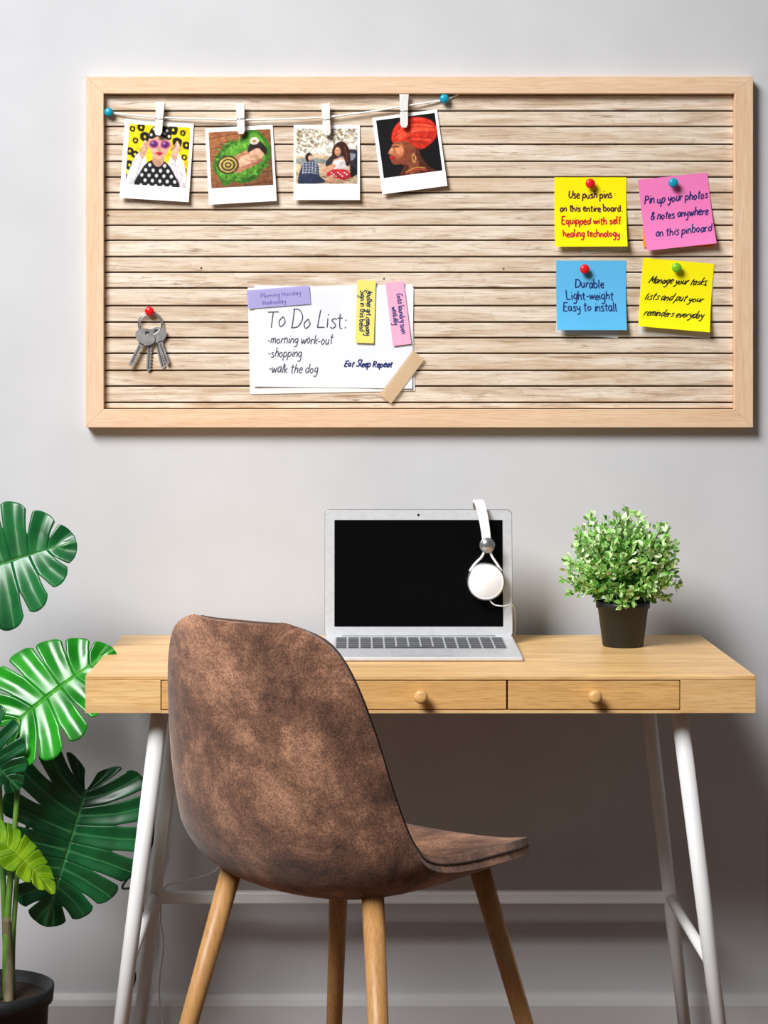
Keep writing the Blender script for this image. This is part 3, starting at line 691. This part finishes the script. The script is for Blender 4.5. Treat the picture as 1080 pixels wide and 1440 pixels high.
lathe('hinge_joint',[(0,-.004),(.013,-.004),(.0135,0),(.0135,.004),(.011,.006),(.0095,.0055),(.009,.0062),(0,.0065)],J,(0,-1,0),m_hg,hp,32)
E=Vector((.2300,-.199,.8705))
for sx in (-1,1):
    tube('yoke_%d'%(sx+2),catmull([J+Vector((sx*.004,0,-.008)),J+Vector((sx*.009,.001,-.020)),E+Vector((sx*.020,0,.030)),E+Vector((sx*.028,.002,.018))],5),.0022,m_hw,hp,8)
lathe('ear_cup',[(0,-.02),(.028,-.02),(.0315,-.016),(.032,-.008),(.0325,-.002),(.0325,.002),(.031,.005),(.0295,.0062),(.029,.0055),(.028,.0062),(0,.0085)],E,(0,-1,0),m_hw,hp,48)
lathe('cup_ring',[(.0318,.0015),(.0330,.003),(.0324,.0052),(.031,.0056)],E,(0,-1,0),m_hg,hp,48)
lathe('ear_pad_front',[(.0,-.0285),(.018,-.0285),(.027,-.027),(.0295,-.023),(.028,-.0195),(0,-.0195)],E,(0,-1,0),m_pad,hp,40)
E2=Vector((.2255,-.115,.868)); J2=Vector((.225,-.113,.93))
lathe('hinge_joint_rear',[(0,-.004),(.013,-.004),(.0135,0),(.013,.004),(0,.005)],J2,(0,1,0),m_hg,hp,32)
lathe('ear_cup_rear',[(0,-.02),(.028,-.02),(.0315,-.016),(.0325,-.002),(.031,.005),(.028,.0062),(0,.0085)],E2,(0,1,0),m_hw,hp,48)
tube('yoke_rear',[J2,E2+Vector((0,0,.028))],.003,m_hw,hp,8)
tube('cord',catmull([E+Vector((.006,-.001,-.031)),E+Vector((.014,-.002,-.040)),E+Vector((.030,.0,-.043)),E+Vector((.048,.02,-.044)),E+Vector((.055,.05,-.07)),E+Vector((.052,.07,-.109)),E+Vector((.02,.085,-.1095))],6),.0011,m_hw,hp,8)

# ------------------------------------------------------------------ potted boxwood
px_,py_=(875.5-498)/806,-.205
pb=empty('potted_boxwood',(px_,py_,DZ1))
m_pot=noise_mat('black_plastic',C(22,23,25),C(30,31,33),(20,20,20),1,2,rough=.5)
m_soil=noise_mat('soil',C(40,28,20),C(70,50,36),(150,150,150),1,4,rough=.95,bump=.6)
recalc(lathe('pot',[(0,0),(.034,0),(.0355,.002),(.0435,.066),(.0465,.067),(.0472,.078),(.0445,.0785),(.043,.070),(0,.069)],(px_,py_,DZ1),(0,0,1),m_pot,pb,40))
lathe('pot_soil',[(0,.0705),(.0425,.0705),(.0425,.066)],(px_,py_,DZ1),(0,0,1),m_soil,pb,24)
fc_=Vector((px_,py_,.902)); V=[];F=[];CL=[]
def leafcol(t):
    c=random.choice([(110,172,68),(138,196,94),(166,216,124),(194,232,154),(224,246,194)] if t>.65 else [(60,116,40),(84,148,56),(112,176,74)])  # palest outer greens are highlights painted into the leaf colour
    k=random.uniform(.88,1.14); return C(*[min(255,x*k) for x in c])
def addleaf(p,d,l,w,col,V,F,CL):
    d=d.normalized(); a=Vector((random.uniform(-1,1),random.uniform(-1,1),random.uniform(-.3,1))); s=d.cross(a)
    if s.length<1e-3: return
    s.normalize(); n=s.cross(d); b0=len(V)
    V+=[p,p+d*l*.35+s*w/2+n*l*.06,p+d*l*.75+s*w*.42+n*l*.05,p+d*l-n*l*.08,p+d*l*.75-s*w*.42+n*l*.05,p+d*l*.35-s*w/2+n*l*.06,p+d*l*.5]
    for q in ((0,1,6),(1,2,6),(2,3,6),(3,4,6),(4,5,6),(5,0,6)): F.append(tuple(b0+i for i in q))
    CL.extend([col]*7)
root=Vector((px_,py_,DZ1+.07))
stems=[]
ns=250
for i in range(ns):
    zz=1-1.78*(i+.5)/ns; ph=i*2.39996; rr=math.sqrt(max(0,1-zz*zz))
    dirv=Vector((rr*math.cos(ph),rr*math.sin(ph),zz)); k=random.uniform(.66,1.16)
    tip=fc_+Vector((dirv.x*.094,dirv.y*.088,dirv.z*.080))*k
    if tip.z<DZ1+.070: tip.z=DZ1+.070+random.random()*.012
    st=root+Vector((dirv.x*.02,dirv.y*.02,0)); mid=(st+tip)/2+Vector((0,0,.012)); 
    c=[st.lerp(mid,t).lerp(mid.lerp(tip,t),t) for t in [j/10 for j in range(11)]]
    if i%3==0: stems.append(c)
    for j in range(4,11):
        t=j/10; d=(c[j]-c[j-1]).normalized()
        for q in range(4 if j>7 else 2):
            o2=Vector((random.uniform(-1,1),random.uniform(-1,1),random.uniform(-.6,1))).normalized()
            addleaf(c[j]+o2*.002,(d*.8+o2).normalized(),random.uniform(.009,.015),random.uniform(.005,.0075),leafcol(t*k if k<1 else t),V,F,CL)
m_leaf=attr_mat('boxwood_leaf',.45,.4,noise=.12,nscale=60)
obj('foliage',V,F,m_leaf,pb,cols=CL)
m_twig=noise_mat('twig',C(70,80,40),C(95,90,50),(60,60,60),1,2,rough=.8)
for i,c in enumerate(stems[:36]): tube('twig_%d'%i,c[::3]+[c[-1]],.0011,m_twig,pb,5)

# ------------------------------------------------------------------ chair
ch=empty('shell_chair',(.005,-.78,0))
ANG=math.radians(37.5); Fd=Vector((math.sin(ANG),math.cos(ANG),0)); Rd=Vector((math.cos(ANG),-math.sin(ANG),0)); O0=Vector((.005,-.78,0))
def cw(r,f,z): return O0+Rd*r+Fd*f+Vector((0,0,z))
# f, z, halfwidth, edge lift
prof=[(.226,.503,.085,.002),(.220,.513,.130,.005),(.195,.521,.168,.012),(.14,.519,.193,.024),(.06,.512,.206,.038),(-.03,.507,.212,.050),(-.11,.509,.212,.060),(-.165,.524,.210,.068),(-.200,.556,.206,.072),(-.222,.606,.199,.070),(-.238,.672,.190,.064),(-.249,.745,.178,.056),(-.256,.812,.162,.044),(-.260,.856,.143,.033),(-.263,.882,.116,.020),(-.264,.896,.074,.009)]
rows_=catmull([(a,b2,c) for a,b2,c,d in prof],3)
lift=catmull([(d,0,0) for a,b2,c,d in prof],3)
nu=20; V=[];F=[]; NR=len(rows_)
for j in range(NR):
    f,z,hw=rows_[j]; k=lift[j].x
    p0=rows_[max(j-1,0)]; p1=rows_[min(j+1,NR-1)]; t=Vector((p1.x-p0.x,p1.y-p0.y)).normalized()
    n=Vector((abs(t.y),abs(t.x)))
    if j<5: n=Vector((0,1))
    for i in range(nu+1):
        u=-1+2*i/nu; e_=abs(u)**2.3*k
        V.append(cw(math.sin(u*math.pi/2*.96)/math.sin(math.pi/2*.96)*hw*.25+u*hw*.75, f+n.x*e_, z+n.y*e_))
for j in range(NR-1):
    for i in range(nu): F.append((j*(nu+1)+i,j*(nu+1)+i+1,(j+1)*(nu+1)+i+1,(j+1)*(nu+1)+i))
# suede
m_su, nt, b = base_mat('brown_suede',.8,0,.2); N=nt.nodes; L=nt.links
tc=N.new('ShaderNodeTexCoord')
n1=N.new('ShaderNodeTexNoise'); n1.inputs['Scale'].default_value=7; n1.inputs['Detail'].default_value=11; n1.inputs['Roughness'].default_value=.74; n1.inputs['Distortion'].default_value=.3
n2=N.new('ShaderNodeTexNoise'); n2.inputs['Scale'].default_value=380; n2.inputs['Detail'].default_value=4
L.new(tc.outputs['Object'],n1.inputs['Vector']); L.new(tc.outputs['Object'],n2.inputs['Vector'])
r1=N.new('ShaderNodeValToRGB'); cr=r1.color_ramp; cr.elements[0].position=.38; cr.elements[0].color=C(78,52,41); cr.elements[1].position=.63; cr.elements[1].color=C(190,140,110)
e=cr.elements.new(.5); e.color=C(128,90,70)
L.new(n1.outputs['Fac'],r1.inputs['Fac'])
r2=N.new('ShaderNodeMapRange'); r2.inputs['From Min'].default_value=.35; r2.inputs['From Max'].default_value=.65; r2.inputs['To Min'].default_value=.58; r2.inputs['To Max'].default_value=1.36
L.new(n2.outputs['Fac'],r2.inputs['Value'])
vm=N.new('ShaderNodeVectorMath'); vm.operation='SCALE'; L.new(r1.outputs[0],vm.inputs[0]); L.new(r2.outputs[0],vm.inputs['Scale']); L.new(vm.outputs[0],b.inputs['Base Color'])
b.inputs['Sheen Weight'].default_value=.2; b.inputs['Sheen Roughness'].default_value=.5
bp=N.new('ShaderNodeBump'); bp.inputs['Strength'].default_value=.3; bp.inputs['Distance'].default_value=.001; L.new(n2.outputs['Fac'],bp.inputs['Height']); L.new(bp.outputs[0],b.inputs['Normal'])
sh=obj('shell',V,F,m_su,ch,smooth=True)
md=sh.modifiers.new('s','SOLIDIFY'); md.thickness=.024; md.offset=0
md=sh.modifiers.new('b','BEVEL'); md.width=.0105; md.segments=5; md.limit_method='ANGLE'; md.angle_limit=math.radians(50)
m_seam=noise_mat('seam_piping',C(62,44,37),C(78,56,47),(200,200,200),1,2,rough=.8)
W_=nu+1
rim=[V[i] for i in range(W_)]+[V[j*W_+nu] for j in range(1,NR)]+[V[(NR-1)*W_+i] for i in range(nu-1,-1,-1)]+[V[j*W_] for j in range(NR-2,0,-1)]
tube('piping',rim,.0020,m_seam,ch,8,closed=True)
m_legw=wood('chair_leg_wood',C(204,154,96),C(186,136,82),C(154,106,60),(60,60,5),rough=.4,bump=.05)
for i,(a,b2) in enumerate(((-1,-1),(1,-1),(-1,1),(1,1))):
    zt=.530 if b2<0 else .520; kk=.130-(zt-.503)*.20
    tube('leg_%d'%(i+1),[cw(a*kk,b2*kk-.005,zt),cw(a*.232,b2*.232,0)],.0155,m_legw,ch,20,r2=.0105)
m_bk=noise_mat('black_metal',C(25,25,26),C(35,35,36),(20,20,20),1,2,rough=.5)
for k,(q0,q1) in enumerate((((-.10,-.10),(.10,.10)),((.10,-.10),(-.10,.10)))):
    tube('under_brace_%d'%k,[cw(*q0,.497),cw(*q1,.497)],.006,m_bk,ch,10)
lathe('under_plate',[(0,.486),(.03,.486),(.03,.50),(0,.50)],cw(0,0,0),(0,0,1),m_bk,ch,28)

# ------------------------------------------------------------------ monstera
mo=empty('monstera_plant',(-.60,-.40,0))
def monstera_mat(name,c1,c2,cv,rough=.28):
    m,nt,b=base_mat(name,rough,0,.5); N=nt.nodes; L=nt.links
    at=N.new('ShaderNodeAttribute'); at.attribute_name='Col'; sp=N.new('ShaderNodeSeparateColor'); L.new(at.outputs['Color'],sp.inputs[0])
    tc=N.new('ShaderNodeTexCoord'); nz=N.new('ShaderNodeTexNoise'); nz.inputs['Scale'].default_value=14; nz.inputs['Detail'].default_value=3
    L.new(tc.outputs['Object'],nz.inputs['Vector'])
    r=N.new('ShaderNodeValToRGB'); r.color_ramp.elements[0].position=.35; r.color_ramp.elements[0].color=c1; r.color_ramp.elements[1].position=.65; r.color_ramp.elements[1].color=c2
    L.new(nz.outputs['Fac'],r.inputs['Fac'])
    mr=N.new('ShaderNodeMapRange'); mr.inputs['From Min'].default_value=0.0; mr.inputs['From Max'].default_value=.04; mr.inputs['To Min'].default_value=.55; mr.inputs['To Max'].default_value=0
    L.new(sp.outputs[0],mr.inputs['Value'])
    mx=N.new('ShaderNodeMix'); mx.data_type='RGBA'; L.new(mr.outputs[0],mx.inputs['Factor']); L.new(r.outputs[0],mx.inputs[6]); mx.inputs[7].default_value=cv
    L.new(mx.outputs[2],b.inputs['Base Color'])
    return m
mD=monstera_mat('monstera_dark',C(6,58,28),C(20,96,48),C(84,150,92))
mM=monstera_mat('monstera_mid',C(8,70,32),C(24,106,50),C(100,164,100))
mB_=monstera_mat('monstera_bright',C(12,104,16),C(40,154,30),C(110,196,80),.25)
mY=monstera_mat('monstera_young',C(84,130,8),C(128,168,22),C(180,202,76),.3)
ES=[(.05,-.16),(.26,-.25),(.47,-.14),(.57,.08),(.57,.34),(.49,.57),(.35,.77),(.18,.92),(0,1.0)]
EC=catmull([(a,b2,0) for a,b2 in ES],8)
def Ef(s):
    x=s*(len(EC)-1); i=min(int(x),len(EC)-2); return EC[i].lerp(EC[i+1],x-i)
mat_rib=noise_mat('stem_green',C(70,120,36),C(112,152,54),(20,20,20),1,2,rough=.5)
def mleaf(name,base,tipdir,normal,Ln,mat,n=7,slit=.45,gap=.15,droop=.18,fold=.12,wx=1.0):
    Y=Vector(tipdir).normalized(); Z=Vector(normal); Z=(Z-Y*Z.dot(Y)).normalized(); X=Y.cross(Z)
    V=[];F=[];CL=[]; A=10; T=22
    for side in (-1,1):
        gaps=[gap*random.uniform(.5,1.5) for _ in range(n+1)]; tss=[slit+random.uniform(-.1,.15) for _ in range(n+1)]
        for k in range(n):
            b0=len(V)
            def gf(q,t):
                if q==0 or q==n: return 0
                ts=tss[q]; return 0 if t<=ts else gaps[q]*min(1,((t-ts)/(1-ts))**.5)
            for j in range(T+1):
                t=j/T; gl,gr=gf(k,t),gf(k+1,t)
                for i in range(A+1):
                    a=i/A; lo=gl; hi=1-gr; aa=lo+(hi-lo)*a
                    s=(k+aa)/n
                    E_=Ef(s); oy=.9*max(0,(s-.12)/.88)**1.05
                    te=t*(1-(.09*abs(2*a-1)**3)*(t-.4)/.6) if t>.4 else t
                    O_=Vector((0,oy,0)); Cc=Vector((E_.x*.55,oy+(E_.y-oy)*.30,0))
                    q=O_.lerp(Cc,te).lerp(Cc.lerp(E_,te),te)
                    hgt=fold*abs(q.x)**1.1*1.2-droop*(max(q.y,0)**2)-.25*abs(q.x)**2.5-.012*math.cos((a-.5)*2*math.pi)*min(1,t*2)
                    V.append(Vector(base)+(X*q.x*side*wx+Y*q.y+Z*hgt)*Ln)
                    dv=abs(a-.5)*(.4+1.2*t)*.8; dm=abs(q.x)*2.0
                    CL.append((min(dv,dm),t,s,1))
            for j in range(T):
                for i in range(A):
                    q=(b0+j*(A+1)+i,b0+j*(A+1)+i+1,b0+(j+1)*(A+1)+i+1,b0+(j+1)*(A+1)+i)
                    F.append(q if side>0 else q[::-1])
    o=obj(name,V,F,mat,mo,smooth=True,cols=CL)
    md=o.modifiers.new('s','SOLIDIFY'); md.thickness=.0006
    mid=[Vector(base)+(Y*q-Z*droop*q*q-Z*.006)*Ln for q in [j/10*.97 for j in range(11)]]
    tube(name+'_midrib',mid,.0020,mat_rib,mo,6,r2=.0005)
def place(name,j,t,yj,yt,normal,mat,**kw):
    a=S(j[0],j[1],yj); b2=S(t[0],t[1],yt); L0=(b2-a).length
    mleaf(name,a,b2-a,normal,L0,mat,**kw); return a
jA=place('leaf_top',(-55,812),(99,756),-.30,-.33,(.15,-1,.35),mM,wx=.98,gap=.09)
jB=place('leaf_bright',(26,1012),(153,904),-.36,-.34,(-.35,-1,.35),mB_,wx=.88,gap=.09)
jC=place('leaf_large',(120,1112),(62,1306),-.30,-.36,(.2,-1,.35),mD,wx=.95,n=8,gap=.09)
jD=place('leaf_young',(-5,1178),(85,1245),-.42,-.44,(.3,-.5,.9),mY,wx=.55,slit=.7,gap=.06)
jE=place('leaf_side',(-45,1030),(24,1112),-.40,-.42,(-.2,-1,.3),mD)
jF=place('leaf_outer',(-90,1150),(-150,1290),-.35,-.38,(-.2,-1,.3),mM)
jG=place('leaf_rear',(-60,930),(-170,850),-.25,-.22,(-.2,-1,.3),mM)
pc=Vector((-.592,-.40,0))
recalc(lathe('pot',[(0,0),(.072,0),(.078,.006),(.089,.198),(.096,.201),(.098,.224),(.093,.226),(.087,.207),(0,.204)],pc,(0,0,1),m_pot,mo,48))
lathe('pot_soil',[(0,.208),(.086,.208),(.086,.20)],pc,(0,0,1),m_soil,mo,32)
soilz=.207
def stem(name,b_off,mids,end,r=.005,r2=.0032):
    p=[pc+Vector((b_off[0],b_off[1],soilz-.004))]+[Vector(m) for m in mids]+[end]
    tube(name,catmull(p,8),r,mat_rib,mo,10,r2=r2)
stem('stem_1',(.022,-.01),[S(10,1300,-.41),S(24,1120,-.38)],jB,.007)
stem('stem_2',(.02,.01),[S(5,1250,-.38),S(-10,1000,-.33)],jA,.006)
stem('stem_3',(.03,.0),[S(20,1290,-.37),S(40,1160,-.29)],jC+Vector((0,.004,0)))
stem('stem_4',(.01,-.02),[S(-8,1290,-.42)],jD)
stem('stem_5',(-.01,.0),[S(-20,1250,-.40),S(-50,1100,-.39)],jE)
stem('stem_6',(-.02,.0),[S(-60,1250,-.38)],jF)
stem('stem_7',(-.01,.02),[S(-40,1200,-.32)],jG)
m_bark=noise_mat('old_stem',C(90,80,60),C(130,118,90),(60,60,20),1,4,rough=.8,bump=.3)
tube('trunk',catmull([pc+Vector((.028,-.02,soilz-.005)),S(12,1350,-.41),S(9,1290,-.41)],6),.009,m_bark,mo,12,r2=.007)

# ------------------------------------------------------------------ cables
m_cb=noise_mat('cable_black',C(22,22,22),C(32,32,32),(20,20,20),1,1,rough=.5)
m_cwm=noise_mat('cable_white',C(220,220,220),C(232,232,232),(20,20,20),1,1,rough=.5)
pts=[Vector((-.36,-.04,.70)),S(216,1150,-.03),S(208,1200,-.03),S(172,1247,-.03),S(196,1252,-.03),S(200,1310,-.03),S(184,1345,-.035),S(190,1375,-.04),S(178,1410,-.05),Vector((-.42,-.06,.03)),Vector((-.36,-.09,.004)),Vector((-.2,-.12,.004))]
tube('black_power_cable',catmull(pts,8),.0022,m_cb,None,8)
pts=[Vector((-.26,-.04,.70)),S(312,1180,-.05),S(305,1222,-.07),S(265,1238,-.11),S(232,1248,-.112),S(226,1290,-.1),S(230,1330,-.08),S(224,1400,-.06),Vector((-.33,-.06,.004)),Vector((-.25,-.1,.004))]
tube('white_power_cable',catmull(pts,8),.0016,m_cwm,None,8)

# ------------------------------------------------------------------ light
w_=bpy.data.worlds.new('world'); scene.world=w_; w_.use_nodes=True
bg=w_.node_tree.nodes['Background']; bg.inputs[0].default_value=(1,.93,.88,1); bg.inputs[1].default_value=.105
def area(name,loc,tgt,size,power,col=(1,1,1),spread=180):
    l=bpy.data.lights.new(name,'AREA'); l.shape='RECTANGLE'; l.size=size[0]; l.size_y=size[1]; l.energy=power; l.color=col; l.spread=math.radians(spread)
    o=bpy.data.objects.new(name,l); scene.collection.objects.link(o); o.location=loc
    o.rotation_euler=(Vector(tgt)-Vector(loc)).to_track_quat('-Z','Y').to_euler(); return o
area('window_light',(-2.0,-3.1,4.0),(0.12,0,.80),(2.0,2.0),60,(.985,.99,1),70)

# ------------------------------------------------------------------ camera
cd=bpy.data.cameras.new('camera'); cam=bpy.data.objects.new('camera',cd); scene.collection.objects.link(cam)
cam.location=(0,CAMY,CAMZ); cam.rotation_euler=(math.radians(90),0,0)
cd.sensor_fit='VERTICAL'; cd.sensor_height=36; cd.lens=36*FPX/1440
cd.shift_x=42/1440; cd.shift_y=-183/1440; cd.clip_start=.05
scene.camera=cam
